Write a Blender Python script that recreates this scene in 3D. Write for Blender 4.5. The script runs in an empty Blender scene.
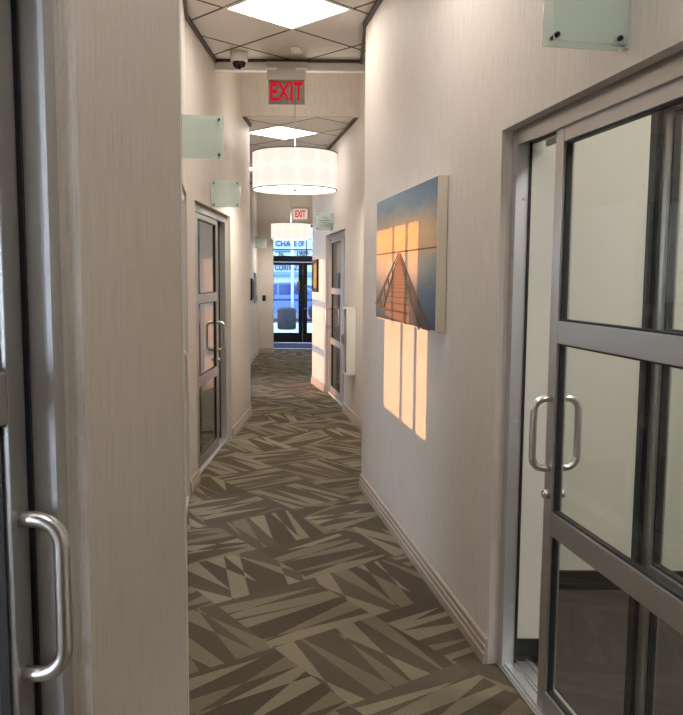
import bpy, bmesh, math, random
from mathutils import Matrix, Vector
random.seed(7)
D = bpy.data; SC = bpy.context.scene; COL = SC.collection
PI = math.pi

# ------------------------------------------------------------------ materials
def new_mat(name):
    m = D.materials.new(name); m.use_nodes = True
    nt = m.node_tree; nt.nodes.clear()
    out = nt.nodes.new('ShaderNodeOutputMaterial')
    return m, nt, out
class NB:
    """small node builder"""
    def __init__(s, nt): s.nt = nt
    def _in(s, sock, v):
        if isinstance(v, bpy.types.NodeSocket): s.nt.links.new(v, sock)
        else: sock.default_value = v
    def math(s, op, a, b=0.0, c=None):
        n = s.nt.nodes.new('ShaderNodeMath'); n.operation = op
        s._in(n.inputs[0], a); s._in(n.inputs[1], b)
        if c is not None: s._in(n.inputs[2], c)
        return n.outputs[0]
    def sep(s, v):
        n = s.nt.nodes.new('ShaderNodeSeparateXYZ'); s.nt.links.new(v, n.inputs[0]); return n.outputs
    def comb(s, x, y, z):
        n = s.nt.nodes.new('ShaderNodeCombineXYZ')
        for i, v in enumerate((x, y, z)): s._in(n.inputs[i], v)
        return n.outputs[0]
    def coord(s, which='Object'):
        return s.nt.nodes.new('ShaderNodeTexCoord').outputs[which]
    def mapping(s, v, scale):
        n = s.nt.nodes.new('ShaderNodeMapping'); s.nt.links.new(v, n.inputs[0]); n.inputs['Scale'].default_value = scale
        return n.outputs[0]
    def noise(s, v, scale=1.0, detail=2.0, rough=.5):
        n = s.nt.nodes.new('ShaderNodeTexNoise'); s.nt.links.new(v, n.inputs['Vector'])
        n.inputs['Scale'].default_value = scale; n.inputs['Detail'].default_value = detail; n.inputs['Roughness'].default_value = rough
        return n.outputs[0]
    def white(s, v):
        n = s.nt.nodes.new('ShaderNodeTexWhiteNoise'); s.nt.links.new(v, n.inputs['Vector']); return n.outputs['Value']
    def mix(s, f, a, b):
        n = s.nt.nodes.new('ShaderNodeMix'); n.data_type = 'RGBA'
        s._in(n.inputs['Factor'], f)
        for k, v in (('A', a), ('B', b)):
            sk = [i for i in n.inputs if i.name == k and i.type == 'RGBA'][0]
            if isinstance(v, tuple): v = (*v[:3], 1)
            s._in(sk, v)
        return [o for o in n.outputs if o.type == 'RGBA'][0]
    def fmix(s, f, a, b):
        n = s.nt.nodes.new('ShaderNodeMix'); n.data_type = 'FLOAT'
        s._in(n.inputs[0], f); s._in(n.inputs[2], a); s._in(n.inputs[3], b)
        return n.outputs[0]
    def ramp(s, f, stops, interp='LINEAR'):
        n = s.nt.nodes.new('ShaderNodeValToRGB'); s.nt.links.new(f, n.inputs[0])
        cr = n.color_ramp; cr.interpolation = interp
        while len(cr.elements) < len(stops): cr.elements.new(.5)
        for e, (p, c) in zip(cr.elements, stops): e.position = p; e.color = (*c, 1)
        return n.outputs[0]
    def bump(s, h, strength=.3, dist=.002):
        n = s.nt.nodes.new('ShaderNodeBump'); s.nt.links.new(h, n.inputs['Height'])
        n.inputs['Strength'].default_value = strength; n.inputs['Distance'].default_value = dist
        return n.outputs[0]
    def bsdf(s, out, col, rough=.6, metal=0., normal=None, spec=None, emit=None, estr=1.):
        n = s.nt.nodes.new('ShaderNodeBsdfPrincipled')
        if isinstance(col, tuple): col = (*col[:3], 1)
        s._in(n.inputs['Base Color'], col); s._in(n.inputs['Roughness'], rough); n.inputs['Metallic'].default_value = metal
        if normal is not None: s.nt.links.new(normal, n.inputs['Normal'])
        if spec is not None: n.inputs['Specular IOR Level'].default_value = spec
        s.nt.links.new(n.outputs[0], out.inputs[0]); return n
def lin(r, g, b):
    f = lambda c: (c/255/12.92) if c <= 10 else ((c/255+.055)/1.055)**2.4
    return (f(r), f(g), f(b))
def plain(name, col, rough=.5, metal=0., var=.06, scale=30, spec=None):
    m, nt, out = new_mat(name); b = NB(nt)
    n = b.noise(b.coord(), scale, 3)
    lo = tuple(c*(1-var) for c in col); hi = tuple(min(1, c*(1+var)) for c in col)
    b.bsdf(out, b.mix(n, lo, hi), rough, metal, spec=spec); return m
def emitter(name, col, strength):
    m, nt, out = new_mat(name); e = nt.nodes.new('ShaderNodeEmission')
    e.inputs[0].default_value = (*col, 1); e.inputs[1].default_value = strength
    nt.links.new(e.outputs[0], out.inputs[0]); return m
def clear_glass(name, tint, gloss_rough=.0, ior=1.5, haze=0.0, hazecol=(1, 1, 1)):
    m, nt, out = new_mat(name)
    tr = nt.nodes.new('ShaderNodeBsdfTransparent'); tr.inputs[0].default_value = (*tint, 1)
    gl = nt.nodes.new('ShaderNodeBsdfGlossy'); gl.inputs['Roughness'].default_value = gloss_rough
    fr = nt.nodes.new('ShaderNodeFresnel'); fr.inputs[0].default_value = ior
    base = tr.outputs[0]
    if haze:
        df = nt.nodes.new('ShaderNodeBsdfDiffuse'); df.inputs[0].default_value = (*hazecol, 1)
        mx0 = nt.nodes.new('ShaderNodeMixShader'); mx0.inputs[0].default_value = haze
        nt.links.new(tr.outputs[0], mx0.inputs[1]); nt.links.new(df.outputs[0], mx0.inputs[2]); base = mx0.outputs[0]
    mx = nt.nodes.new('ShaderNodeMixShader')
    bk = nt.nodes.new('ShaderNodeNewGeometry'); q = NB(nt)
    nt.links.new(q.math('MULTIPLY', fr.outputs[0], q.math('SUBTRACT', 1., bk.outputs['Backfacing'])), mx.inputs[0]); nt.links.new(base, mx.inputs[1]); nt.links.new(gl.outputs[0], mx.inputs[2])
    nt.links.new(mx.outputs[0], out.inputs[0]); return m

def wallpaper(name, col):
    m, nt, out = new_mat(name); b = NB(nt); c = b.coord()
    n1 = b.noise(b.mapping(c, (260, 260, 7)), 1, 3, .6)
    n2 = b.noise(b.mapping(c, (60, 60, 1.2)), 1, 2, .5)
    n3 = b.noise(b.mapping(c, (700, 700, 90)), 1, 1, .5)
    f = b.math('ADD', b.math('MULTIPLY', n1, .58), b.math('ADD', b.math('MULTIPLY', n2, .10), b.math('MULTIPLY', n3, .32)))
    col2 = b.ramp(f, [(.34, tuple(k*.74 for k in col)), (.5, col), (.66, tuple(min(1, k*1.11) for k in col))])
    b.bsdf(out, col2, .62, normal=b.bump(f, .25, .002), spec=.35); return m
M = {}
M['wallpaper'] = wallpaper('woven_wallpaper', lin(206, 196, 185))
M['cream'] = plain('cream_paint', lin(206, 203, 190), .6, var=.02, scale=4)
M['white_paint'] = plain('white_paint', lin(226, 216, 202), .55, var=.02)
M['base'] = plain('taupe_baseboard', lin(172, 158, 143), .45, var=.05)
M['black_base'] = plain('black_baseboard', (.012, .012, .013), .35)
M['angle'] = plain('dark_ceiling_angle', lin(72, 62, 54), .5)
M['alu'] = plain('anodised_aluminium', (.50, .485, .465), .34, .85, var=.04, scale=60)
M['alu_light'] = plain('satin_aluminium', (.60, .60, .60), .48, .9, var=.03, scale=60)
M['steel'] = plain('brushed_steel', (.70, .69, .66), .28, 1.0, var=.05, scale=120)
M['gasket'] = plain('black_rubber', (.012, .012, .013), .55)
M['glass'] = clear_glass('door_glass', (.955, .965, .95))
M['entrance_glass'] = clear_glass('tinted_entrance_glass', (.60, .68, .73))
M['sign_glass'] = clear_glass('green_tinted_glass', (.93, .965, .95), .05, 1.45, .34, lin(222, 232, 224))
M['white_plastic'] = plain('white_plastic', lin(232, 228, 222), .4, var=.02)
M['grey_plastic'] = plain('grey_enamel', lin(176, 166, 154), .42, var=.03)
M['black_gloss'] = plain('black_gloss', (.008, .008, .009), .08)
M['black_frame'] = plain('dark_bronze_metal', (.012, .012, .015), .3, .3)
M['room_floor'] = plain('dark_room_carpet', lin(62, 56, 50), .95, var=.25, scale=18)
M['red_letter'] = emitter('red_exit_letter', lin(200, 16, 38), .85)
M['exit_face'] = emitter('exit_face_white', lin(240, 205, 190), .8)
M['red_paint'] = plain('red_paint', lin(150, 30, 28), .3)
M['dark_print'] = plain('dark_lettering', lin(56, 84, 84), .6)

def mk_panel_light():
    return emitter('lit_diffuser', (1.0, .94, .88), 15.0)
M['diffuser'] = mk_panel_light()
M['diffuser_room'] = emitter('added_room_diffuser', (1.0, .985, .96), 40.0)
M['diffuser_dim'] = emitter('added_dim_diffuser', (.95, .98, 1.0), 9.0)
M['diffuser_near'] = emitter('added_near_diffuser', (1.0, .965, .93), 15.0)

def mk_shade():
    m, nt, out = new_mat('lit_drum_fabric'); b = NB(nt); c = b.sep(b.coord())
    ang = b.math('ARCTAN2', c[1], c[0])
    u = b.math('MULTIPLY', ang, 13/(2*PI)); 
    fu = b.math('SUBTRACT', b.math('FRACT', u), .5)
    row = b.math('MULTIPLY', c[2], 1/.19)
    fv = b.math('SUBTRACT', b.math('FRACT', row), .5)
    r = b.math('SQRT', b.math('ADD', b.math('POWER', fu, 2), b.math('POWER', fv, 2)))
    ring = b.math('SUBTRACT', 1., b.math('SMOOTH_MIN', 1., b.math('MAXIMUM', 0., b.math('MULTIPLY', b.math('SUBTRACT', r, .34), 9.)), .1))
    col = b.mix(ring, (1.0, .93, .84), (.99, .875, .76))
    e = nt.nodes.new('ShaderNodeEmission'); nt.links.new(col, e.inputs[0]); e.inputs[1].default_value = .90
    d = nt.nodes.new('ShaderNodeBsdfDiffuse'); d.inputs[0].default_value = (.5, .48, .44, 1)
    a = nt.nodes.new('ShaderNodeAddShader'); nt.links.new(e.outputs[0], a.inputs[0]); nt.links.new(d.outputs[0], a.inputs[1])
    nt.links.new(e.outputs[0], out.inputs[0]); return m
M['shade'] = mk_shade()
M['bulb_glow'] = emitter('lit_lower_diffuser', (1.0, .93, .84), 14.0)

M['upper_glow'] = emitter('lit_upper_diffuser', (1.0, .93, .84), 5.0)
M['rim'] = plain('shade_trim', lin(120, 108, 96), .6)
def mk_carpet():
    m, nt, out = new_mat('patterned_carpet'); b = NB(nt)
    c = b.sep(b.coord()); th = math.radians(36); T = .54
    ct, st = math.cos(th)/T, math.sin(th)/T
    X = b.math('ADD', b.math('MULTIPLY', c[0], ct), b.math('MULTIPLY', c[1], st))
    Y = b.math('SUBTRACT', b.math('MULTIPLY', c[1], ct), b.math('MULTIPLY', c[0], st))
    ix, iy = b.math('FLOOR', X), b.math('FLOOR', Y); fx, fy = b.math('FRACT', X), b.math('FRACT', Y)
    ch = b.math('MODULO', b.math('ADD', b.math('ADD', ix, iy), 200.), 2.)
    u = b.fmix(ch, fx, fy); v = b.fmix(ch, fy, fx)
    tile = b.white(b.comb(ix, iy, 3.3)); tile2 = b.white(b.comb(ix, iy, 9.1))
    # wedges: the rows lean across the tile, so the bands taper; a second, wider family cuts into them
    lean = b.math('MULTIPLY', b.math('SUBTRACT', tile, .5), 1.5)
    r = b.math('ADD', b.math('ADD', b.math('MULTIPLY', v, 3.3), b.math('MULTIPLY', u, lean)), b.math('MULTIPLY', tile2, 1.0))
    ir = b.math('FLOOR', r); fr = b.math('FRACT', r)
    h1 = b.white(b.comb(b.math('ADD', ix, b.math('MULTIPLY', ir, 17.3)), iy, 1.7))
    h2 = b.white(b.comb(b.math('ADD', ix, b.math('MULTIPLY', ir, 11.9)), iy, 5.2))
    uu = b.fmix(b.math('GREATER_THAN', h1, .5), u, b.math('SUBTRACT', 1., u))
    uu = b.math('SUBTRACT', uu, b.math('MULTIPLY', h2, .35))
    w = b.math('ADD', .10, b.math('MULTIPLY', uu, b.math('ADD', .45, b.math('MULTIPLY', h2, .45))))
    edge = b.noise(b.mapping(b.coord(), (160, 160, 1)), 1, 2)
    fr2 = b.math('ADD', fr, b.math('MULTIPLY', b.math('SUBTRACT', edge, .5), .10))
    m1 = b.math('LESS_THAN', fr2, w)
    lean2 = b.math('MULTIPLY', b.math('SUBTRACT', tile2, .5), 1.6)
    r2 = b.math('FRACT', b.math('ADD', b.math('ADD', b.math('MULTIPLY', v, 1.7), b.math('MULTIPLY', u, lean2)), b.math('MULTIPLY', tile, 3.)))
    m2 = b.math('LESS_THAN', b.math('ADD', r2, b.math('MULTIPLY', b.math('SUBTRACT', edge, .5), .05)), .30)
    mask = b.math('ABSOLUTE', b.math('SUBTRACT', m1, m2))
    lightc = b.ramp(h2, [(0, lin(128, 117, 96)), (.5, lin(142, 131, 109)), (1, lin(156, 145, 122))])
    darkc = b.ramp(h1, [(0, lin(92, 82, 68)), (.6, lin(100, 90, 75)), (1, lin(108, 98, 83))])
    col = b.mix(mask, darkc, lightc)
    rib = b.math('SINE', b.math('MULTIPLY', v, T*2*PI/.011))
    n = b.noise(b.mapping(b.coord(), (300, 300, 1)), 1, 3, .8); n = b.math('ADD', b.math('MULTIPLY', b.math('SUBTRACT', n, .5), 2.2), .5)
    k = b.math('ADD', b.math('MULTIPLY', rib, .22), b.math('MULTIPLY', n, .95))
    col = b.mix(b.math('MULTIPLY', k, .62), col, tuple(x for x in lin(44, 38, 31)))
    b.bsdf(out, col, .95, normal=b.bump(k, .5, .004), spec=.1); return m
M['carpet'] = mk_carpet()
def mk_tiles(name, cx, cy):
    m, nt, out = new_mat(name); b = NB(nt); c = b.sep(b.coord()); s = math.sqrt(.5)/.61
    dx, dy = b.math('SUBTRACT', c[0], cx), b.math('SUBTRACT', c[1], cy)
    X = b.math('FRACT', b.math('ADD', b.math('MULTIPLY', b.math('ADD', dx, dy), s), .5))
    Y = b.math('FRACT', b.math('ADD', b.math('MULTIPLY', b.math('SUBTRACT', dy, dx), s), .5))
    ex = b.math('MINIMUM', X, b.math('SUBTRACT', 1., X)); ey = b.math('MINIMUM', Y, b.math('SUBTRACT', 1., Y))
    e = b.math('MINIMUM', ex, ey); line = b.math('LESS_THAN', e, .017)
    n = b.noise(b.mapping(b.coord(), (90, 90, 1)), 1, 4, .7)
    tile = b.mix(n, lin(216, 209, 200), lin(232, 227, 220))
    b.bsdf(out, b.mix(line, tile, lin(84, 73, 64)), .8, spec=.2); return m
M['tiles'] = mk_tiles('ceiling_tiles', -.37, 5.37)
M['tiles_far'] = mk_tiles('ceiling_tiles_far', -.70, 9.17)

# ------------------------------------------------------------------ mesh builder
class MB:
    def __init__(s): s.bm = bmesh.new(); s.mi = 0
    def _tag(s, faces):
        for f in faces: f.material_index = s.mi
    def box(s, x0, x1, y0, y1, z0, z1, bev=0.):
        r = bmesh.ops.create_cube(s.bm, size=1.)
        vs = r['verts']
        bmesh.ops.scale(s.bm, verts=vs, vec=(x1-x0, y1-y0, z1-z0))
        bmesh.ops.translate(s.bm, verts=vs, vec=((x0+x1)/2, (y0+y1)/2, (z0+z1)/2))
        s._tag({f for v in vs for f in v.link_faces})
        if bev:
            es = list({e for v in vs for e in v.link_edges})
            rr = bmesh.ops.bevel(s.bm, geom=es, offset=bev, segments=2, affect='EDGES', profile=.7)
            s._tag(rr['faces'])
        return s
    def cyl(s, p0, p1, r, r2=None, seg=24, cap=True):
        p0, p1 = Vector(p0), Vector(p1); d = p1-p0
        rr = bmesh.ops.create_cone(s.bm, cap_ends=cap, segments=seg, radius1=r, radius2=r if r2 is None else r2, depth=d.length)
        q = d.to_track_quat('Z', 'Y').to_matrix().to_4x4(); q.translation = (p0+p1)/2
        bmesh.ops.transform(s.bm, matrix=q, verts=rr['verts'])
        fs = {f for v in rr['verts'] for f in v.link_faces}; s._tag(fs)
        for f in fs:
            if len(f.verts) == 4: f.smooth = True
        return s
    def tube(s, pts, r, seg=14):
        pts = [Vector(p) for p in pts]; rings = []
        up = None
        for i, p in enumerate(pts):
            t = (pts[min(i+1, len(pts)-1)]-pts[max(i-1, 0)]).normalized()
            if up is None:
                up = t.orthogonal().normalized()
            up = (up - t*up.dot(t)).normalized(); w = t.cross(up)
            rings.append([s.bm.verts.new(p+up*r*math.cos(2*PI*k/seg)+w*r*math.sin(2*PI*k/seg)) for k in range(seg)])
        for a, c in zip(rings, rings[1:]):
            for k in range(seg):
                f = s.bm.faces.new((a[k], a[(k+1) % seg], c[(k+1) % seg], c[k])); f.smooth = True; f.material_index = s.mi
        for rg in (rings[0][::-1], rings[-1]):
            f = s.bm.faces.new(rg); f.material_index = s.mi
        return s
    def lathe(s, prof, seg=48, cx=0, cy=0, smooth=True):
        rings = []
        for r, z in prof:
            if r < 1e-6: rings.append([s.bm.verts.new((cx, cy, z))])
            else: rings.append([s.bm.verts.new((cx+r*math.cos(2*PI*k/seg), cy+r*math.sin(2*PI*k/seg), z)) for k in range(seg)])
        for a, c in zip(rings, rings[1:]):
            for k in range(seg):
                k2 = (k+1) % seg
                vs = ([a[0]] if len(a) == 1 else [a[k], a[k2]]) + ([c[0]] if len(c) == 1 else [c[k2], c[k]])
                if len(vs) > 2:
                    f = s.bm.faces.new(vs); f.smooth = smooth; f.material_index = s.mi
        return s
    def poly(s, pts):
        f = s.bm.faces.new([s.bm.verts.new(p) for p in pts]); f.material_index = s.mi; return s
    def prism(s, pts, axis, a, b_):
        """extrude a 2-D outline (list of pairs) along an axis"""
        def P(p, t):
            q = list(p); q.insert(axis, t); return tuple(q)
        A = [s.bm.verts.new(P(p, a)) for p in pts]; B = [s.bm.verts.new(P(p, b_)) for p in pts]
        fs = [s.bm.faces.new(A), s.bm.faces.new(B[::-1])]
        for i in range(len(pts)):
            j = (i+1) % len(pts); fs.append(s.bm.faces.new((A[j], A[i], B[i], B[j])))
        s._tag(fs); return s
    def build(s, name, mats, parent=None, mtx=None, recalc=True):
        if recalc: bmesh.ops.recalc_face_normals(s.bm, faces=s.bm.faces)
        me = D.meshes.new(name); s.bm.to_mesh(me); s.bm.free()
        for m in (mats if isinstance(mats, (list, tuple)) else [mats]): me.materials.append(M[m] if isinstance(m, str) else m)
        o = D.objects.new(name, me); COL.objects.link(o)
        if parent: o.parent = parent
        if mtx is not None: o.matrix_local = mtx
        return o
def tag(o, label, cat, group=None):
    o['label'] = label; o['category'] = cat
    if group: o['group'] = group
    return o
def thing(name, label, cat, mtx=None, group=None):
    o = D.objects.new(name, None); o.empty_display_size = .1; COL.objects.link(o)
    if mtx is not None: o.matrix_world = mtx
    return tag(o, label, cat, group)
def struct(o): o['kind'] = 'structure'; return o
def struct_empty(name, mtx=None):
    o = D.objects.new(name, None); o.empty_display_size = .1; COL.objects.link(o)
    if mtx is not None: o.matrix_world = mtx
    return struct(o)
def copy_tree(o, parent=None):
    c = o.copy(); COL.objects.link(c)
    if parent: c.parent = parent; c.matrix_parent_inverse = o.matrix_parent_inverse
    for ch in o.children: copy_tree(ch, c)
    return c
def text_mesh(name, body, size, mat, parent, mtx, extrude=.001, offset=0., align='CENTER', sx=1.):
    cu = D.curves.new(name, 'FONT'); cu.body = body; cu.size = size; cu.extrude = extrude; cu.offset = offset
    cu.align_x = align; cu.align_y = 'CENTER'
    t = D.objects.new(name, cu); COL.objects.link(t)
    bpy.context.view_layer.update()
    me = D.meshes.new_from_object(t.evaluated_get(bpy.context.evaluated_depsgraph_get()))
    D.objects.remove(t); D.curves.remove(cu)
    me.name = name; me.materials.clear(); me.materials.append(M[mat])
    o = D.objects.new(name, me); COL.objects.link(o)
    if parent: o.parent = parent
    o.matrix_local = mtx @ Matrix.Diagonal((sx, 1, 1, 1)); return o
def T(x, y, z): return Matrix.Translation((x, y, z))
def RX(d): return Matrix.Rotation(math.radians(d), 4, 'X')
def RZ(d): return Matrix.Rotation(math.radians(d), 4, 'Z')

# wall frames: x along the wall, y INTO the wall (away from the corridor), z up
def wframe(p0, p1, right=False):
    d = Vector((p1[0]-p0[0], p1[1]-p0[1])).normalized()
    if right: d = -d
    return Matrix(((d.x, -d.y, 0, p0[0]), (d.y, d.x, 0, p0[1]), (0, 0, 1, 0), (0, 0, 0, 1)))
TH = .11                                  # wall thickness
HEAD = 2.105                              # door opening height
WH = 4.0
def wall(name, fr, u0, u1, openings=(), mat='wallpaper', z1=WH, skirt=True, yoff=0.):
    m = MB(); us = [u0]
    for a, b_ in openings: us += [a, b_]
    us.append(u1)
    for a, b_ in zip(us[::2], us[1::2]): m.box(a, b_, yoff, TH, 0, z1)
    for a, b_ in openings: m.box(a, b_, yoff, TH, HEAD, z1)
    w = struct(m.build(name, mat, mtx=fr))
    if skirt:
        s = MB()
        for a, b_ in zip(us[::2], us[1::2]):
            s.prism([(.0, 0), (-.018, 0), (-.018, .040), (-.014, .046), (-.014, .070), (-.010, .075), (-.010, .098), (-.004, .105), (0, .105)], 0, a, b_)
        sk = struct(s.build('baseboard_' + name.replace('wall_', ''), 'base', mtx=fr))
    return w

# ------------------------------------------------------------------ plan
ZC1, ZC2, ZC3 = 3.32, 3.20, 3.9
FLN = wframe((-.408, 0), (-.408, 2.0))                         # left, beside the camera: u = depth
LA0, LA1 = (-.523, 2.01), (-1.08, 5.5); FLA = wframe(LA0, LA1)
LB0, LB1 = (-1.08, 5.5), (-1.02, 8.7); FLB = wframe(LB0, LB1)
LD0, LD1 = (-1.45, 8.7), (-1.70, 15.9); FLD = wframe(LD0, LD1)
R0, R1 = (.608, 2.962), (.151, 5.675); FRN = wframe(R0, R1, True)   # u grows towards the camera
Q0, Q1 = (.205, 7.857), (-.221, 10.495); FRM = wframe(Q0, Q1, True)
E0, E1 = (-.221, 10.495), (-.432, 11.39); FRE = wframe(E0, E1, True)
def L(a, b_): return math.hypot(b_[0]-a[0], b_[1]-a[1])

OP_LN = (-.47, 1.228); OP_LA = (1.34, 3.42); OP_LB = (.26, 1.86); OP_LD = (1.55, 3.30)
OP_RN = (-.05, 1.75); OP_RM = (-2.655, -1.12)
wall('wall_left_near', FLN, -2.6, 2.0, [OP_LN])
wall('wall_left_second', FLA, 0, L(LA0, LA1), [OP_LA])
wall('wall_left_third', FLB, 0, L(LB0, LB1), [OP_LB])
wall('wall_left_far', FLD, 0, L(LD0, LD1), [OP_LD])
wall('wall_right_near', FRN, -2.74, 5.6, [OP_RN])
wall('wall_right_middle', FRM, -L(Q0, Q1), 1.98, [OP_RM])
wall('wall_right_far', FRE, -L(E0, E1), 0)
# returns that close the jogs
struct(MB().box(-1.62, -1.10, 8.55, 8.70, 0, WH).build('wall_left_return', 'wallpaper'))
struct(MB().box(.165, .70, 5.62, 5.76, 0, WH).build('wall_right_return', 'wallpaper'))
struct(MB().box(-.40, .75, 11.40, 11.55, 0, WH).build('wall_right_far_return', 'wallpaper'))
struct(MB().box(.60, .77, 11.55, 15.9, 0, WH).build('wall_right_lobby', 'wallpaper'))
# end wall with its wide opening, and the vestibule behind it
m = MB(); m.box(-2.97, -1.405, 15.9, 16.07, 0, WH); m.box(-1.405, .25, 15.9, 16.07, 2.62, WH); m.box(.25, 4.1, 15.9, 16.07, 0, WH)
struct(m.build('wall_end', 'wallpaper'))
struct(MB().prism([(.0, 0), (-.018, 0), (-.018, .040), (-.014, .046), (-.014, .070), (-.010, .075), (-.010, .098), (-.004, .105), (0, .105)], 0, -1.70, -1.405).build('baseboard_end', 'base', mtx=T(0, 15.9, 0)))
m = MB(); m.prism([(-1.41, 16.07), (-1.56, 16.07), (-1.95, 18.45), (-1.80, 18.45)], 2, 0, 3.0); m.box(.25, .40, 16.07, 18.45, 0, 3.0); m.box(-1.95, .40, 16.07, 18.45, 2.75, 3.0)
struct(m.build('wall_vestibule', 'white_paint'))
# outer shell and the partitions between the offices
SUNK, SUNE = .27, math.radians(8.0)         # the low sun travels (+1, -SUNK) across the plan
XW = -2.8
def at_window(px, py): return py + SUNK*(px-XW)
near_strips = [(2.06, 1.61), (1.565, 1.30), (1.255, 1.025)]
def on_R(uv): t = Vector((R1[0]-R0[0], R1[1]-R0[1])).normalized(); return (R0[0]+t.x*uv, R0[1]+t.y*uv)
ws = [tuple(at_window(*on_R(q)) for q in s) for s in near_strips]     # (far, near) edges of each light
drop = math.tan(SUNE)*math.hypot(1, SUNK)
zb_near, zt_near = .72 + drop*3.17, 2.55
far_y0, far_y1, far_z0, far_z1 = 10.40, 12.25, .12, 2.55
wy0, wy1 = min(min(s) for s in ws), max(max(s) for s in ws)
m = MB()
def shell(y0, y1, z0=0., z1=WH): m.box(XW-.12, XW, y0, y1, z0, z1)
shell(-2.6, -2.3); shell(-2.3, 1.3, 0, .45); shell(-2.3, 1.3, 2.75); shell(1.3, 2.25); shell(2.25, 3.65, 0, .45); shell(2.25, 3.65, 2.75); shell(3.65, wy0); shell(wy0, wy1, 0, zb_near); shell(wy0, wy1, zt_near); shell(wy1, far_y0)
shell(far_y0, far_y1, 0, far_z0); shell(far_y0, far_y1, far_z1); shell(far_y1, 15.9)
struct(m.build('wall_left_outer', 'cream'))
struct(MB().box(-2.92, -2.6, -2.75, -2.6, 0, WH).box(-2.6, -1.8, -2.75, -2.6, 0, .4).box(-2.6, -1.8, -2.75, -2.6, 2.8, WH).box(-1.8, 4.1, -2.75, -2.6, 0, WH).build('wall_back', 'wallpaper'))
struct(MB().box(4.0, 4.12, -2.6, 15.9, 0, WH).build('wall_right_outer', 'cream'))
for i, (y, xa) in enumerate(((2.04, -.57), (5.86, -1.24), (7.75, -1.22), (9.35, -1.65), (13.2, -1.80))):
    struct(MB().box(XW, xa, y, y+.08, 0, WH).build('wall_left_partition', 'cream'))
m = MB(); m.box(.80, 4.0, 3.78, 3.90, 0, WH); m.box(.70, .808, 3.03, 3.78, 0, WH)
struct(m.build('wall_right_office', 'cream'))
m = MB(); m.box(.808, 4.0, 3.768, 3.78, 0, .10); m.box(.808, .82, 3.03, 3.768, 0, .10); m.box(.70, .82, 3.018, 3.03, 0, .10)
for z in (.036, .098): m.box(.82, 4.0, 3.762, 3.768, z-.006, z); m.box(.70, .826, 3.012, 3.018, z-.006, z)
struct(m.build('baseboard_right_office', 'black_base'))
struct(MB().box(.85, 4.0, 10.6, 10.7, 0, WH).build('wall_right_office_far', 'cream'))
# windows on the unseen outer wall, placed and sized for the sunbeams and daylight
def outer_window(name, y0, y1, z0, z1, mullions):
    w = struct_empty(name, T(XW-.06, 0, 0)); f = MB()
    for a, b_ in mullions: f.box(-.03, .03, a, b_, z0, z1)
    f.box(-.035, .035, y0, y1, z0-.03, z0); f.box(-.035, .035, y0, y1, z1, z1+.03)
    f.build('window_frame', 'alu', w)
    MB().box(-.003, .003, y0, y1, z0, z1).build('pane', 'glass', w); return w
s = sorted(tuple(sorted(q)) for q in ws)
outer_window('window_1', wy0, wy1, zb_near, zt_near, [(s[0][1], s[1][0]), (s[1][1], s[2][0])])
outer_window('window_2', far_y0, far_y1, far_z0, far_z1, [(far_y0, far_y0+.03), (far_y1-.03, far_y1)])

outer_window('window_3', -2.3, 1.3, .45, 2.75, [(-2.3, -2.25), (-1.12, -1.07), (.09, .14), (1.25, 1.3)])
outer_window('added_window_5', 2.25, 3.65, .45, 2.75, [(2.25, 2.3), (2.92, 2.97), (3.6, 3.65)])  # unseen window added to bring sky light onto the right wall
struct(MB().box(-7.4, -7.0, -7, 4.75, -.2, 4.6).build('wall_sun_block', 'white_paint'))  # unseen wall added to keep the low sun off the nearer windows
w = struct_empty('added_window_4', T(0, -2.67, 0)); f = MB()  # unseen window added for a bluish reflection on the near jamb
for x in (-2.6, -2.22, -1.85): f.box(x, x+.05, -.03, .03, .4, 2.8)
f.box(-2.6, -1.8, -.03, .03, .37, .43); f.build('window_frame', 'alu', w); MB().box(-2.6, -1.8, -.003, .003, .4, 2.8).build('pane', 'glass', w)
# floors, ceilings
struct(MB().box(-2.9, 4.1, -2.7, 16.9, -.10, 0).build('floor', 'carpet'))
def offp(fr, u, y): v = fr @ Vector((u, y, 0)); return (v.x, v.y)
m = MB(); m.prism([offp(FRN, 5.5, .19), offp(FRN, -.78, .19), (.80, 3.78), (4.0, 3.78), (4.0, -2.6)], 2, .0, .004)
struct(m.build('floor_right_office', 'room_floor'))
struct(MB().box(-2.92, 4.1, -2.7, 6.6, ZC1, ZC1+.08).build('ceiling', 'tiles'))
struct(MB().box(-2.92, 4.1, 6.6, 8.2, ZC3, ZC3+.08).build('ceiling_coffer', 'white_paint'))
struct(MB().box(-2.92, 4.1, 8.2, 14.2, ZC2, ZC2+.08).build('ceiling_middle', 'tiles_far'))
struct(MB().box(-2.92, 4.1, 14.2, 15.9, ZC3, ZC3+.08).build('ceiling_lobby', 'white_paint'))
struct(MB().box(-2.95, 4.15, -2.8, 16.1, 4.05, 4.2).build('ceiling_roof', 'white_paint'))
struct(MB().box(-1.12, .30, 6.6, 6.67, 3.235, ZC1).build('trim_1', 'white_plastic'))
struct(MB().box(-1.2, .62, 8.13, 8.2, ZC2-.02, ZC3).build('trim_2', 'wallpaper'))
struct(MB().box(-1.9, .62, 14.2, 14.27, ZC2-.02, ZC3).build('trim_3', 'wallpaper'))
struct(MB().box(-2.9, 4.1, 6.67, 6.75, ZC1, ZC3).build('trim_4', 'white_paint'))
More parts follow.
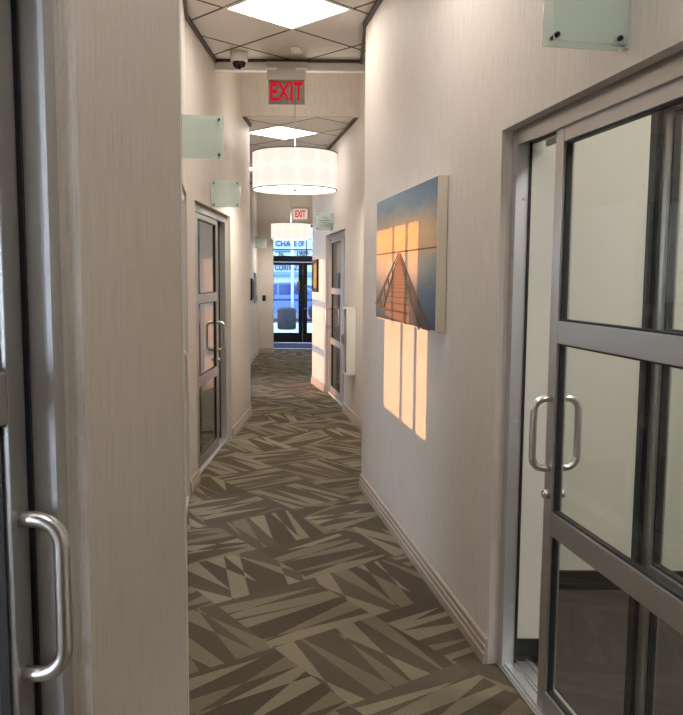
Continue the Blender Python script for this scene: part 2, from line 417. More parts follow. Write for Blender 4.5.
# dark wall angles where tiles meet walls
m_i = 5
for fr, u0, u1, z in ((FLA, 0, L(LA0, LA1), ZC1), (FLB, 0, 1.1, ZC1), (FRN, -2.74, 3, ZC1), (FLN, -2.5, 2.0, ZC1), (FLB, 2.71, 3.2, ZC2), (FRM, -L(Q0, Q1), -.35, ZC2), (FRE, -L(E0, E1), 0, ZC2), (FLD, 0, 5.4, ZC2)):
    struct(MB().box(u0, u1, -.022, 0, z-.03, z).build('trim_%d' % m_i, 'angle', mtx=fr)); m_i += 1
struct(MB().box(-1.08, .16, 6.585, 6.6, ZC1-.022, ZC1).build('trim_%d' % m_i, 'angle')); m_i += 1
struct(MB().box(.135, .157, 5.67, 6.6, ZC1-.03, ZC1).build('trim_%d' % m_i, 'angle')); m_i += 1
# thin pale strip along the pillar edge
struct(MB().box(1.989, 2.003, -.003, .05, .13, ZC1-.03).build('trim_%d' % m_i, 'white_paint', mtx=FLN)); m_i += 1

# ------------------------------------------------------------------ sliding doors
RAILS = ((.025, .10), (.67, .75), (1.335, 1.41), (2.0, 2.06))
def d_handle(y, sgn, z0=.90, z1=1.143, r=.0125, proj=.062):
    pts = []; rb = .042
    pts.append((0, y, z0)); 
    for k in range(9):
        a = k/8*PI/2; pts.append((0, y+sgn*(proj-rb+rb*math.sin(a)), z0+rb-rb*math.cos(a)))
    for k in range(9):
        a = k/8*PI/2; pts.append((0, y+sgn*(proj-rb+rb*math.cos(a)), z1-rb+rb*math.sin(a)))
    pts.append((0, y, z1))
    return MB().tube(pts, r)
def panel_parts(t, a, b_, y0, y1, wa, wb, mat):
    """stiles, rails, panes of one panel spanning a..b_ along the wall (wa, wb: stile widths)"""
    MB().box(a, a+wa, y0, y1, .022, 2.06, .002).build('stile', mat, t); MB().box(b_-wb, b_, y0, y1, .022, 2.06, .002).build('stile', mat, t)
    for z0, z1 in RAILS: MB().box(a+wa, b_-wb, y0+.001, y1-.001, z0, z1, .002).build('rail', mat, t)
    ym = (y0+y1)/2
    for (z0, z1), (z2, z3) in zip(RAILS, RAILS[1:]):
        p = MB().box(a+wa, b_-wb, ym-.003, ym+.003, z1, z2).build('glass_pane', 'glass', t)
        g = MB(); k = .007; ya, yb = ym-.010, ym+.010
        g.box(a+wa, a+wa+k, ya, yb, z1, z2); g.box(b_-wb-k, b_-wb, ya, yb, z1, z2)
        g.box(a+wa, b_-wb, ya, yb, z1, z1+k); g.box(a+wa, b_-wb, ya, yb, z2-k, z2)
        g.build('gasket', 'gasket', p)
def sliding_door(idx, fr, op, leaf, fixed, lead, label, trail=.06, mat='alu', fixed_panel=True, y=.055, jf=None, gk=.042, hz=(.90, 1.143)):
    f = struct_empty('door_%d' % idx, fr); u0, u1 = op; jf = y-.012 if jf is None else jf
    for a, b_ in ((u0, u0+.035), (u1-.035, u1)):
        j = MB(); s = 1 if a == u0 else -1; e = b_ if s == 1 else a
        j.box(a, b_, jf, y+.05, 0, HEAD, .002)
        j.box(*sorted((e, e+s*.010)), jf, jf+.008, .0, 2.05)
        jo = j.build('jamb', 'alu_light', f)
        sc_ = MB()
        for z in (.25, 1.0, 1.85): sc_.cyl((e, y+.024, z), (e+s*.002, y+.024, z), .006, seg=12)
        sc_.build('screws', 'steel', jo)
        MB().box(*sorted((e, e+s*.008)), y+gk, y+.05, .0, 2.06).build('gasket', 'gasket', jo)  # jamb gasket; on the near door widened to paint the gap's shade
    h = MB(); h.box(u0+.035, u1-.035, y-.012, y+.0, 2.045, HEAD); h.box(u0+.035, u1-.035, y-.012, y+.115, 2.085, HEAD); h.box(u0+.035, u1-.035, y+.105, y+.115, 2.045, HEAD); h.box(u0+.035, u1-.035, y+.048, y+.058, 2.05, HEAD)
    h.build('header', mat, f)
    th = MB(); th.box(u0, u1, y-.02, y+.125, .0, .009)
    for yy in (y-.015, y+.002, y+.042, y+.056, y+.1): th.box(u0, u1, yy, yy+.006, .009, .018)
    th.build('threshold', 'alu_light', f)
    if fixed_panel:
        fp = MB().box(fixed[0], fixed[1], y+.066, y+.10, .018, .03).build('fixed_sidelight', mat, f)
        panel_parts(fp, fixed[0], fixed[1], y+.062, y+.104, .07, .07, mat)
        a_ = fixed[0] if lead == 'lo' else fixed[1]-.034
        MB().box(a_, a_+.034, y+.048, y+.0618, .022, 2.05).build('shade_strip', 'gasket', fp)  # black strip painting the shade on the fixed panel's stile
    # the sliding leaf is a thing of its own; its origin sits at the foot of its leading edge
    a, b_ = leaf; t = thing('sliding_glass_door', label, 'door', fr @ T(a, y, 0), 'sliding glass doors along the corridor')
    w = b_-a; wa, wb = (.06, trail) if lead == 'lo' else (trail, .06)
    panel_parts(t, 0, w, .002, .042, wa, wb, mat)
    hx = .032 if lead == 'lo' else w-.032
    for sg, yy in ((-1, .002), (1, .042)):
        h = d_handle(yy, sg, *hz).build('pull_handle', 'steel', t, T(hx, 0, 0))
    for sg, yy in ((-1, .002), (1, .042)):
        MB().cyl((hx, yy, .808), (hx, yy+sg*.018, .808), .016, .0145).cyl((hx, yy+sg*.018, .808), (hx, yy+sg*.021, .808), .008, seg=12).build('lock_cylinder', 'steel', t)
    return t
sliding_door(1, FLN, OP_LN, (.182, 1.180), (-.43, .33), 'hi', 'grey aluminium sliding glass door at the left edge, nearest the camera', y=.074, jf=.032, gk=-.003, hz=(.938, 1.183))
sliding_door(2, FLA, OP_LA, (1.37, 2.31), (1.38, 2.24), 'hi', 'sliding glass door almost hidden behind the near pillar, only its handle showing', y=.028)
sliding_door(3, FLB, OP_LB, (.36, 1.49), (.32, .95), 'hi', 'sliding glass door on the left wall reflecting orange light', trail=.27)
sliding_door(4, FLD, OP_LD, (2.18, 3.24), (2.3, 3.2), 'hi', 'sliding glass door out of sight behind the left wall', fixed_panel=False)
sliding_door(5, FRN, OP_RN, (.30, 1.32), (.80, 1.71), 'lo', 'large grey framed sliding glass door filling the right edge, pulled partly open')
sliding_door(6, FRM, OP_RM, (-2.60, -1.52), (-1.95, -1.16), 'lo', 'far sliding glass door beside the white cabinet, catching pink sunlight', trail=.24)

# ------------------------------------------------------------------ ceiling lights
def ceiling_light(x, y, z, label, mat='diffuser', half=.305):
    t = thing('ceiling_light', label, 'ceiling light', T(x, y, z) @ RZ(45), 'square recessed light panels')
    f = MB(); a, k = half, .022
    f.box(-a, a, -a, -a+k, -.008, 0); f.box(-a, a, a-k, a, -.008, 0); f.box(-a, -a+k, -a+k, a-k, -.008, 0); f.box(a-k, a, -a+k, a-k, -.008, 0)
    f.build('frame', 'white_plastic', t)
    MB().box(-a+k, a-k, -a+k, a-k, -.005, -.001).build('diffuser', mat, t)
    return t
ceiling_light(-.37, 5.37, ZC1, 'bright square ceiling panel cut by the top edge of the picture')
ceiling_light(-.70, 9.17, ZC2, 'bright square ceiling panel behind the big drum pendant')
ceiling_light(-1.12, 12.2, ZC2, 'small ceiling panel peeping out left of the drum pendant')
ceiling_light(.06, 3.21, ZC1, 'added square ceiling panel overhead, outside the picture', 'diffuser_near')  # this panel and the next are added to light the near walls
ceiling_light(.06, .62, ZC1, 'added square ceiling panel above the camera, outside the picture', 'diffuser_near')
for x, y in ((2.2, 2.2), (2.2, .4), (-1.7, .8), (-1.9, 7.2), (1.6, 8.9)):
    ceiling_light(x, y, ZC1 if y < 6.6 else (ZC2 if y > 8.2 else ZC3), 'added square ceiling panel lighting a side office, out of view', 'diffuser_room' if y < 5 else 'diffuser_dim')  # unseen panels added to brighten the offices behind the glass

# ------------------------------------------------------------------ pendants
def pendant(x, y, z0, z1, r, ztop, label):
    t = thing('drum_pendant_light', label, 'pendant light', T(x, y, z0), 'white drum pendants down the corridor')
    h = z1-z0
    sh = MB().lathe([(r, 0), (r, h), (r-.004, h), (r-.004, 0), (r, 0)], 72).build('lamp_shade', 'shade', t)
    e = MB()
    for z in (0, h): e.lathe([(r+.002, z-.005), (r+.002, z+.005), (r-.006, z+.005), (r-.006, z-.005), (r+.002, z-.005)], 72)
    e.build('shade_rim', 'rim', sh)
    MB().lathe([(0, .012), (r-.008, .012), (r-.008, .02), (0, .02)], 72).build('diffuser', 'bulb_glow', t)
    MB().lathe([(0, h-.05), (r-.03, h-.05), (r-.03, h-.045), (0, h-.045)], 48).build('upper_diffuser', 'upper_glow', t)
    MB().lathe([(0, -.016), (.012, -.014), (.022, .0), (.022, .012), (0, .012)], 24).build('finial', 'steel', t)
    sp = MB()
    for k in range(3):
        a = 2*PI*k/3; sp.cyl((0, 0, h-.02), ((r-.004)*math.cos(a), (r-.004)*math.sin(a), h-.02), .004, seg=8)
    sp.build('spider', 'steel', t)
    MB().cyl((0, 0, .02), (0, 0, ztop-z0-.02), .0075, seg=16).build('stem', 'steel', t)
    MB().lathe([(0, ztop-z0), (.065, ztop-z0), (.065, ztop-z0-.018), (.02, ztop-z0-.03), (0, ztop-z0-.03)], 32).build('canopy', 'steel', t)
pendant(-.44, 7.3, 2.345, 2.675, .387, ZC3, 'large lit white drum pendant with steel stem below the exit sign')
pendant(-.985, 15.1, 2.27, 2.56, .378, ZC3, 'smaller looking lit drum pendant in front of the glass entrance')

# ------------------------------------------------------------------ exit signs
FACE = RX(90)                                                # text plane facing the camera
t = thing('exit_sign', 'red EXIT sign on a clear panel hanging from the near ceiling edge', 'exit sign', T(-.462, 6.52, 0))
MB().box(-.157, .157, -.035, .035, 3.133, 3.213, .004).build('housing', 'grey_plastic', t)
MB().box(-.075, .075, -.03, .06, 3.213, 3.236).box(-.165, .165, -.02, .078, 3.236, 3.278, .004).build('canopy', 'grey_plastic', t)
M['exit_glass'] = clear_glass('edge_lit_acrylic', (.52, .47, .43), .12, 1.12, .30, (.40, .36, .32))
p = MB().box(-.147, .147, -.004, .004, 2.945, 3.133, .002).build('clear_panel', 'exit_glass', t)
text_mesh('lettering', 'EXIT', .205, 'red_letter', t, T(.0, -.0065, 3.040) @ FACE, .0015, .003, sx=.66)
t = thing('exit_sign', 'small lit EXIT sign on the end wall above the glass doors', 'exit sign', T(-.848, 15.88, 0))
MB().box(-.155, .155, -.03, .018, 2.69, 2.92, .006).build('housing', 'white_plastic', t)
MB().box(-.13, .13, -.034, -.03, 2.715, 2.895).build('face_plate', 'exit_face', t)
text_mesh('lettering', 'EXIT', .185, 'red_letter', t, T(0, -.0365, 2.805) @ FACE, .0015, .006, sx=.55)

# ------------------------------------------------------------------ camera dome, smoke detector
t = thing('ceiling_dome_camera', 'white security camera with black dome at the ceiling edge', 'security camera', T(-.83, 6.40, ZC1+.003))
MB().lathe([(0, 0), (.07, 0), (.07, -.06), (.064, -.078), (.052, -.08), (0, -.075)], 32).build('housing', 'white_plastic', t)
MB().lathe([(.053, -.08), (.052, -.094), (.044, -.116), (.027, -.131), (0, -.137)], 32).build('dome', 'black_gloss', t)
t = thing('smoke_detector', 'small white round smoke detector on the ceiling above the exit sign', 'smoke detector', T(-.365, 6.28, ZC1))
MB().lathe([(0, 0), (.055, 0), (.055, -.012), (0, -.012)], 32).build('mounting_base', 'white_plastic', t)
MB().lathe([(.048, -.012), (.047, -.026), (.036, -.036), (0, -.038)], 32).build('sensor_cap', 'white_plastic', t)

# ------------------------------------------------------------------ glass blade signs
def blade_sign(fr, u, z0, label, w=.212, hgt=.212, gap=.012):
    """two glass sheets standing out from the wall; local x points into the corridor"""
    b0 = fr @ T(u, 0, z0)
    out = fr.to_3x3() @ Vector((0, -1, 0)); al = Vector((0, 0, 1)).cross(out)
    mt = Matrix(((out.x, al.x, 0, b0.translation.x), (out.y, al.y, 0, b0.translation.y), (0, 0, 1, z0), (0, 0, 0, 1)))
    t = thing('glass_blade_sign', label, 'glass sign', mt, 'glass blade signs beside the doors')
    MB().box(.012, w+.012, -gap-.005, -gap, 0, hgt, .001).build('glass_sheet', 'sign_glass', t)
    MB().box(.002, w-.004, gap, gap+.005, .008, hgt+.004, .001).build('glass_sheet', 'sign_glass', t)
    for x in (.028, w-.012):
        for z in (.022, hgt-.018):
            MB().cyl((x, -gap-.014, z), (x, gap+.014, z), .0065, seg=16).build('standoff', 'black_frame', t)
    MB().box(0, .01, -.014, .014, .0, hgt).box(.0, .03, -.008, .008, .01, .035).box(.0, .03, -.008, .008, hgt-.035, hgt-.01).build('wall_bracket', 'alu_light', t)
    return t
blade_sign(FRN, .835, 2.155, 'pale glass sign at the top edge above the large right hand door', .215, .215)
blade_sign(FLA, 1.99, 2.135, 'larger pale green glass sign high beside the near left pillar', .228)
blade_sign(FLB, .90, 2.105, 'pale green glass sign above the left door with orange reflections', .228)
blade_sign(FLD, 6.35, 2.10, 'faint glass sign near the end of the left wall')
sg = blade_sign(FRM, -1.98, 2.13, 'glass sign with dark printing above the far right door')
yy = -.024 if True else 0
def on_sign(o, y): return o
sgn_y = .0195
for nm, bx in (('printed_line', (.05, .19, .116, .123)), ('printed_line', (.085, .155, .094, .099))):
    MB().box(bx[0], bx[1], sgn_y-.002, sgn_y, bx[2], bx[3]).build(nm, 'dark_print', sg)
for cx, cz, s_ in ((.105, .152, 1.), (.145, .055, .8)):
    MB().tube([(cx-.03*s_, sgn_y, cz-.012*s_), (cx-.012*s_, sgn_y, cz+.006*s_), (cx-.002*s_, sgn_y, cz-.004*s_), (cx+.014*s_, sgn_y, cz+.014*s_), (cx+.026*s_, sgn_y, cz+.002*s_)], .0035*s_, 8).build('printed_emblem', 'dark_print', sg)
text_mesh('printed_number', '103', .072, 'dark_print', sg, T(.066, sgn_y-.0005, .057) @ RZ(180) @ FACE, .0008, .001)

# ------------------------------------------------------------------ canvas print of a pier
def mk_art():
    m, nt, out = new_mat('printed_sea_and_sky'); b = NB(nt); c = b.sep(b.coord())
    z, x = c[2], c[0]                                   # z 0..0.72, x 0..1.30 (0 = nearest the camera)
    n = b.noise(b.mapping(b.coord(), (3, 1, 9)), 1, 5, .6)
    zz = b.math('ADD', z, b.math('MULTIPLY', b.math('SUBTRACT', n, .5), .16))
    f = b.math('DIVIDE', zz, .73)
    glow = b.math('DIVIDE', b.math('ABSOLUTE', b.math('SUBTRACT', x, .80)), 1.15)
    warm = b.ramp(f, [(0, lin(60, 68, 74)), (.25, lin(120, 122, 120)), (.46, lin(212, 182, 146)), (.56, lin(230, 172, 118)), (.66, lin(238, 178, 114)), (.80, lin(190, 164, 136)), (.89, lin(104, 126, 138)), (1, lin(72, 104, 128))])
    cool = b.ramp(f, [(0, lin(18, 48, 74)), (.25, lin(32, 84, 116)), (.48, lin(112, 136, 142)), (.55, lin(190, 158, 120)), (.64, lin(190, 162, 122)), (.75, lin(122, 134, 128)), (.84, lin(58, 98, 122)), (1, lin(32, 78, 112))])
    col = b.mix(b.math('MINIMUM', glow, 1.), warm, cool)
    line = b.math('LESS_THAN', b.math('ABSOLUTE', b.math('SUBTRACT', z, .397)), .004)
    col = b.mix(line, col, lin(78, 66, 56))
    wv = b.noise(b.mapping(b.coord(), (14, 1, 60)), 1, 3, .7)
    fm = b.math('MULTIPLY', b.math('GREATER_THAN', wv, .66), b.math('LESS_THAN', z, .33))
    col = b.mix(b.math('MULTIPLY', fm, .35), col, lin(190, 200, 200))
    b.bsdf(out, col, .42, spec=.3); return m
M['art'] = mk_art()
def mk_planks():
    m, nt, out = new_mat('printed_planks'); b = NB(nt); c = b.sep(b.coord())
    z = b.math('SUBTRACT', .40, c[2]); q = b.math('FRACT', b.math('DIVIDE', 2.6, b.math('ADD', z, .03)))
    gap = b.math('LESS_THAN', q, .22); n = b.noise(b.mapping(b.coord(), (8, 1, 60)), 1, 3)
    col = b.mix(n, lin(120, 84, 58), lin(176, 124, 84))
    far = b.math('DIVIDE', c[2], .36)
    col = b.mix(far, b.mix(.35, col, lin(90, 80, 70)), col)
    b.bsdf(out, b.mix(gap, col, lin(72, 50, 38)), .3); return m
M['planks'] = mk_planks(); M['pier_rail'] = plain('printed_railing', lin(70, 52, 42), .3, var=.2)
M['canvas'] = plain('canvas_edge', lin(214, 204, 186), .7, var=.06, scale=80)
PU0, PU1, PZ0, PZ1, PT = -2.055, -.715, 1.297, 2.025, .05
fpic = FRN @ T(PU1, 0, PZ0) @ Matrix.Rotation(0, 4, 'Z')
W_, H_ = PU1-PU0, PZ1-PZ0
# local x of the print runs from the near edge towards the far edge: mirror of the wall's u axis
d = FRN.to_3x3() @ Vector((-1, 0, 0)); n_ = FRN.to_3x3() @ Vector((0, -1, 0))
og = FRN @ Vector((PU1, 0, PZ0))
# y points out of the wall; x = towards the far end, right-handed when z is up: x cross y = z?
mt = Matrix(((d.x, n_.x, 0, og.x), (d.y, n_.y, 0, og.y), (0, 0, 1, og.z), (0, 0, 0, 1)))
m = MB(); m.box(0, W_, .002, PT, 0, H_, .003)
m.mi = 1; m.box(.006, W_-.006, PT, PT+.0015, .006, H_-.006)
yv = PT+.003
def ap(x, z): return (x*W_, yv, z*H_)
vx, vz = .54, .535                                     # vanishing point on the horizon (x from the near edge)
m.mi = 2; m.prism([(q[0], q[2]) for q in (ap(.36, .01), ap(.79, .04), ap(.79, .10), ap(vx+.012, vz), ap(vx-.012, vz), ap(.36, .10))], 1, PT+.001, yv)
m.mi = 3
def strip(p, q, w0, w1, y_):
    (x0, z0), (x1, z1) = p, q
    m.prism([(x0*W_-w0, z0*H_), (x0*W_+w0, z0*H_), (x1*W_+w1, z1*H_), (x1*W_-w1, z1*H_)], 1, PT+.001, y_)
strip((.12, .0), (vx-.018, vz), .075, .005, yv+.0008); strip((.985, .12), (vx+.018, vz), .042, .005, yv+.0008)
strip((.24, .02), (vx-.014, vz-.02), .035, .004, yv+.001); strip((.84, .10), (vx+.014, vz-.02), .03, .004, yv+.001)
for k in (.22, .40, .58, .75, .88):
    xl = .12+(vx-.018-.12)*k; zl = .02+(vz-.02)*k; xr = .985+(vx+.018-.985)*k; zr = .12+(vz-.12)*k
    hgt = .13*(1-k)
    strip((xl, zl-.02), (xl+.006, zl-hgt*1.2-.02), .014*(1-k)+.002, .014*(1-k)+.002, yv+.0012)
    strip((xr, zr-.02), (xr-.004, zr-hgt-.02), .012*(1-k)+.002, .012*(1-k)+.002, yv+.0012)
tag(m.build('canvas_print', ['canvas', 'art', 'planks', 'pier_rail'], mtx=mt), 'large canvas print of a wooden pier at sunset on the right wall', 'picture')

# ------------------------------------------------------------------ extinguisher cabinet
fc = FRM @ T(.0, 0, 0)
t = thing('fire_extinguisher_cabinet', 'white fire extinguisher cabinet on the right wall before the far door', 'cabinet', FRM @ T(-.47, 0, .52))
c_ = MB(); w2, dp, hh = .125, .085, .71
c_.box(-w2, w2, -.006, 0, 0, hh); c_.box(-w2, -w2+.006, -dp, 0, 0, hh); c_.box(w2-.006, w2, -dp, 0, 0, hh); c_.box(-w2, w2, -dp, 0, 0, .006); c_.box(-w2, w2, -dp, 0, hh-.006, hh)
c_.build('body', 'white_plastic', t)
f = MB(); k = .016
f.box(-w2-.004, w2+.004, -dp-.014, -dp, 0, k); f.box(-w2-.004, w2+.004, -dp-.014, -dp, hh-k, hh); f.box(-w2-.004, -w2+k, -dp-.014, -dp, k, hh-k); f.box(w2-k, w2+.004, -dp-.014, -dp, k, hh-k)
dr = f.build('door', 'white_plastic', t)
MB().box(-w2+k, w2-k, -dp-.011, -dp-.007, k, hh-k).build('glass_pane', 'glass', dr)
MB().box(-w2+.012, -w2+.032, -dp-.034, -dp-.014, .32, .42, .003).build('handle', 'steel', dr)
t = thing('fire_extinguisher', 'red fire extinguisher seen through the cabinet window', 'fire extinguisher', FRM @ T(-.47, -.046, .527))
MB().lathe([(0, 0), (.04, 0), (.043, .012), (.043, .42), (.038, .455), (.024, .485), (.018, .50), (0, .50)], 32).build('cylinder', 'red_paint', t)
MB().box(-.02, .02, -.014, .014, .50, .53, .003).box(-.065, .02, -.008, .008, .53, .54).box(-.06, .01, -.008, .008, .54, .56).build('valve_lever', 'steel', t)
MB().tube([(.02, 0, .515), (.045, 0, .512), (.057, 0, .47), (.059, 0, .35), (.057, 0, .18)], .009, 10).build('hose', 'gasket', t)

# ------------------------------------------------------------------ small frames, plates
M['gold_print'] = plain('ochre_print', lin(150, 128, 58), .5, var=.5, scale=9)
M['blue_print'] = plain('blue_print', lin(96, 110, 160), .5, var=.3, scale=9)
def framed(name, fr, u0, u1, z0, z1, k, fm, pm, label, cat, dep=.025):
    t = thing(name, label, cat, fr @ T((u0+u1)/2, 0, z0)); w = (u1-u0)/2; h = z1-z0; f = MB()
    f.box(-w, w, -dep, 0, 0, k); f.box(-w, w, -dep, 0, h-k, h); f.box(-w, -w+k, -dep, 0, k, h-k); f.box(w-k, w, -dep, 0, k, h-k)
    f.build('frame', fm, t); MB().box(-w+k, w-k, -dep*.5, 0, k, h-k).build('print', pm, t); return t
framed('picture_frame', FRE, -.83, -.46, 1.345, 1.80, .05, 'black_frame', 'gold_print', 'narrow dark framed gold picture on the sunlit far right wall', 'picture')
framed('notice_frame', FLD, 5.28, 5.62, 1.13, 1.52, .04, 'black_frame', 'blue_print', 'small dark framed notice far down the left wall', 'picture', .03)
t = thing('brochure_rack', 'blue grey clear rack mounted last on the left wall before the end', 'rack', FLD @ T(6.1, 0, 1.06))
MB().box(-.12, .12, -.006, 0, 0, .58).box(-.12, .12, -.05, -.044, 0, .46).box(-.12, -.114, -.05, 0, 0, .48).box(.114, .12, -.05, 0, 0, .48).box(-.12, .12, -.05, 0, 0, .006).build('holder', 'sign_glass', t)
MB().box(-.10, .10, -.035, -.01, .008, .56).build('leaflets', 'blue_print', t)
t = thing('light_switch', 'dark switch plate on the end wall left of the glass doors', 'switch', T(-1.585, 15.9, 1.12))
MB().box(-.036, .036, -.008, 0, -.058, .058, .002).build('plate', 'black_frame', t)
MB().box(-.012, .012, -.016, -.008, -.03, .03, .002).build('rocker', 'gasket', t)

# ------------------------------------------------------------------ entrance: glazed double doors
fr = struct_empty('door_7', T(0, 18.3, 0)); f = MB()
f.box(-1.80, .25, -.05, .05, 1.90, 2.04); f.box(-1.80, .25, -.05, .05, 2.70, 2.78); f.box(-1.80, -1.74, -.05, .05, 0, 2.78); f.box(.19, .25, -.05, .05, 0, 2.78)
f.build('frame', 'black_frame', fr)
f = MB(); f.box(-1.74, .19, -.02, .02, 2.178, 2.198); f.box(-.845, -.825, -.02, .02, 2.04, 2.70); f.build('transom_bar', 'black_frame', fr)
MB().box(-1.74, .19, -.003, .003, 2.04, 2.70).build('glass_pane', 'entrance_glass', fr)
MB().box(-1.80, .25, -.10, .10, 0, .015).build('threshold', 'alu_light', fr)
def entrance_leaf(x0, x1, label, hside):
    t = thing('entrance_door', label, 'door', T((x0+x1)/2, 18.3, 0), 'glazed entrance doors'); w = (x1-x0)/2
    for a in (-w, w-.10): MB().box(a, a+.10, -.022, .022, .02, 1.895, .003).build('stile', 'black_frame', t)
    MB().box(-w+.10, w-.10, -.022, .022, .02, .25, .003).build('rail', 'black_frame', t)
    MB().box(-w+.10, w-.10, -.022, .022, 1.83, 1.895, .003).build('rail', 'black_frame', t)
    MB().box(-w+.10, w-.10, -.004, .004, .25, 1.83).build('glass_pane', 'entrance_glass', t)
    x = hside*(w-.05)
    MB().tube([(x, -.02, .90), (x, -.07, .92), (x, -.075, 1.0), (x, -.075, 1.25), (x, -.07, 1.33), (x, -.02, 1.35)], .013).build('pull_handle', 'black_frame', t)
    MB().cyl((x, -.022, 1.03 if hside > 0 else .82), (x, -.034, 1.03 if hside > 0 else .82), .02).build('lock_cylinder', 'steel', t)
    return t
el = entrance_leaf(-1.74, -.915, 'left leaf of the black framed glass entrance doors', 1)
entrance_leaf(-.913, .19, 'right leaf of the black framed glass entrance doors, mostly hidden', -1)
MB().box(.27, .335, -.028, -.022, 1.22, 1.45).build('notice_sticker', 'grey_plastic', el)
M['mat'] = plain('dark_blue_mat', lin(44, 52, 78), .9, var=.2, scale=120)
tag(MB().box(-1.52, .1, 17.15, 18.12, 0, .012).build('door_mat', 'mat', mtx=None), 'dark blue floor mat inside the glass entrance', 'mat')
struct(MB().box(-1.9, .4, 16.9, 18.4, -.10, 0).build('floor_vestibule', 'room_floor'))
struct(MB().box(-1.56, .25, 16.88, 16.96, 0, .006).build('trim_%d' % m_i, 'alu_light')); m_i += 1

# ------------------------------------------------------------------ outside
M['paving'] = plain('pale_pavement', lin(166, 172, 178), .9, var=.08, scale=3)
M['asphalt'] = plain('asphalt', lin(92, 96, 104), .95, var=.15, scale=6)
M['facade'] = plain('pale_facade', lin(184, 196, 200), .8, var=.04, scale=2)
M['fascia'] = plain('cyan_fascia', lin(110, 150, 166), .6)
M['teal'] = plain('teal_band', lin(40, 110, 130), .6)
M['blue_glass'] = plain('blue_shop_glass', lin(70, 104, 160), .15, var=.2, scale=2)
M['car_blue'] = plain('blue_car_paint', lin(92, 118, 168), .2)
M['car_glass'] = plain('dark_car_glass', lin(40, 60, 110), .08)
M['bin'] = plain('brown_bin', lin(44, 38, 42), .7, var=.2, scale=20)
M['iron'] = plain('dark_iron', lin(36, 48, 78), .5)
struct(MB().box(-30, 30, 18.45, 27, -.2, -.02).build('ground_pavement', 'paving'))
struct(MB().box(-30, 30, 27, 60, -.25, -.06).build('ground_street', 'asphalt'))
t = thing('storefront_building', 'pale building across the street with shop lettering', 'building', T(0, 38, 0))
MB().box(-14, 12, 0, 8, -.1, 9).build('wall', 'facade', t)
MB().box(-14, 12, -.12, 0, 2.89, 3.75).build('fascia', 'facade', t)
MB().box(-14, 12, -.16, 0, 2.85, 2.89).build('fascia_band', 'fascia', t)
MB().box(-14, 12, -.10, 0, 2.42, 2.85).build('sign_band', 'facade', t)
MB().box(-3.24, -2.50, -.13, -.10, 2.74, 2.80).build('awning_strip', 'teal', t)
MB().box(-14, 12, -.10, 0, 1.80, 2.42).build('window_lettering_band', 'facade', t)
MB().box(-14, 12, -.14, 0, 1.62, 1.80).build('lower_band', 'fascia', t)
for i in range(8):
    x = -13+i*3.1; MB().box(x, x+2.6, -.06, 0, .1, 1.15).build('window', 'blue_glass', t)
def lett(s, x, z, size, sx=1.): text_mesh('lettering', s, size, 'lettering', t, T(x, -.17, z) @ FACE, .01, .006, 'LEFT', sx)
M['lettering'] = plain('grey_blue_lettering', lin(36, 60, 86), .6)
lett('CHA', -3.22, 3.14, .37, .95); lett('E', -2.34, 3.14, .37, .8); lett('OF', -2.12, 3.14, .37, .62)
lett('N..', -3.05, 2.64, .26); lett('1909', -2.22, 2.68, .34, .85)
lett('CORIT', -3.25, 2.0, .38, .72); lett('H', -2.52, 2.0, .38, .6); lett('Z', -2.32, 2.0, .38, .85)
# porch post, railing, litter bin, parked car
tag(MB().cyl((-1.54, 24.3, -.02), (-1.54, 24.3, 3.6), .045).build('porch_post', 'facade'), 'white round post outside the entrance', 'post')
t = thing('railing', 'dark iron railing outside behind the brown bin', 'railing', T(-1.52, 24.9, -.02))
MB().box(-4, 4, -.02, .02, .82, .88).build('top_rail', 'iron', t)
MB().box(-4, 4, -.015, .015, .12, .15).build('bottom_rail', 'iron', t)
for i in range(9): MB().box(-4+i-.02+.30, -4+i+.02+.30, -.02, .02, 0, .82 if i % 2 else 1.15).build('post', 'iron', t)
t = thing('litter_bin', 'round brown slatted litter bin seen through the entrance glass', 'litter bin', T(-1.665, 23.6, -.02))
MB().lathe([(0, 0), (.25, 0), (.27, .03), (.27, .60), (.25, .64), (.17, .66), (.17, .63), (0, .55)], 40).build('body', 'bin', t)
sl = MB()
for k in range(28):
    a = 2*PI*k/28; sl.cyl((.272*math.cos(a), .272*math.sin(a), .04), (.272*math.cos(a), .272*math.sin(a), .59), .012, seg=6)
sl.build('slats', 'bin', t)
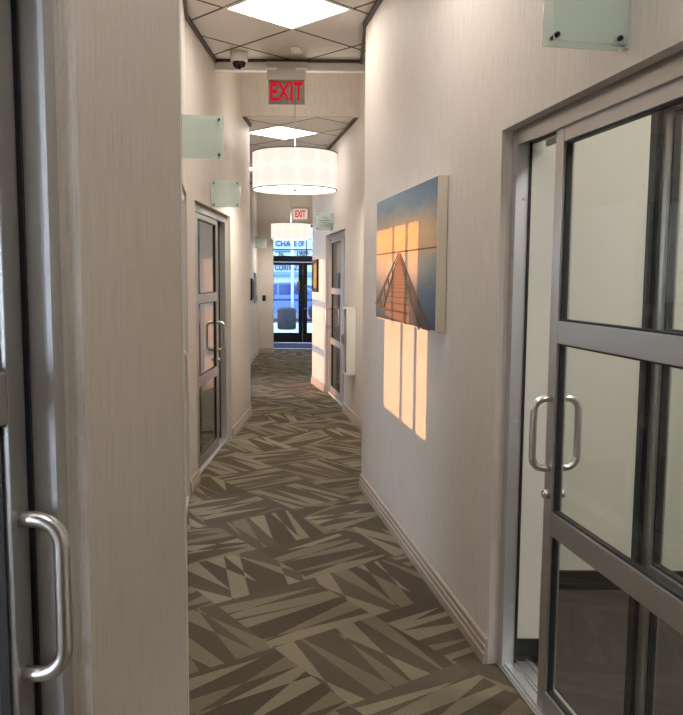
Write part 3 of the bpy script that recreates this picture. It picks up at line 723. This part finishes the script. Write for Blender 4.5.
def car(x, y, label, mat):
    t = thing('parked_car', label, 'car', T(x, y, -.06))
    prof = [(-2.2, .32), (-2.25, .62), (-2.1, .86), (-1.3, .95), (-.62, 1.38), (.55, 1.42), (1.35, 1.02), (2.05, .95), (2.25, .70), (2.22, .32)]
    MB().prism(prof, 1, -.85, .85).build('body', mat, t)
    for a in ([(-1.12, .97), (-.58, 1.32), (-.08, 1.34), (-.08, .97)], [(0, .97), (0, 1.34), (.5, 1.35), (1.12, 1.0)]):
        MB().prism(a, 1, -.862, .862).build('side_window', 'car_glass', t)
    for wx in (-1.4, 1.4):
        for wy in (-.80, .80):
            w = MB().cyl((wx, wy-.11, .33), (wx, wy+.11, .33), .33, seg=28).build('wheel', 'gasket', t)
            MB().cyl((wx, wy-.12, .33), (wx, wy+.12, .33), .19, seg=20).build('hub', 'alu_light', w)
    for s_ in (-1, 1): MB().box(2.17, 2.27, s_*.62-.16, s_*.62+.16, .62, .76, .02).build('headlight', 'white_plastic', t)
    MB().box(-.95, -.80, -.98, -.85, .98, 1.10, .02).build('mirror', mat, t)
car(-2.3, 29.5, 'blue car parked beyond the railing outside', 'car_blue')

# ------------------------------------------------------------------ sun, sky, camera
w = D.worlds.new('World'); SC.world = w; w.use_nodes = True
bg = w.node_tree.nodes['Background']; bg.inputs[0].default_value = (.66, .75, 1.0, 1); bg.inputs[1].default_value = 8.5
sd = Vector((1, -SUNK, -drop)).normalized()
su = D.lights.new('sun', 'SUN'); su.energy = 5.4; su.color = (1.0, .45, .20); su.angle = math.radians(.3)
so = D.objects.new('sun', su); COL.objects.link(so); so.rotation_euler = sd.to_track_quat('-Z', 'Y').to_euler(); so.location = (-8, 8, 6)

cam = D.cameras.new('camera'); co = D.objects.new('camera', cam); COL.objects.link(co)
cam.sensor_fit = 'HORIZONTAL'; cam.sensor_width = 36; cam.lens = 780*36/683; cam.clip_start = .02; cam.clip_end = 200
co.matrix_world = T(0, 0, 1.55) @ RX(90-5.86) @ RZ(.42)
SC.camera = co
SC.view_settings.view_transform = 'Standard'; SC.view_settings.look = 'None'; SC.view_settings.gamma = 1; SC.view_settings.use_curve_mapping = False
SC.view_settings.exposure = 0.25
SC.cycles.max_bounces = 10; SC.cycles.diffuse_bounces = 5; SC.cycles.transparent_max_bounces = 24; SC.cycles.glossy_bounces = 5
SC.cycles.use_denoising = True; SC.cycles.sample_clamp_indirect = 6
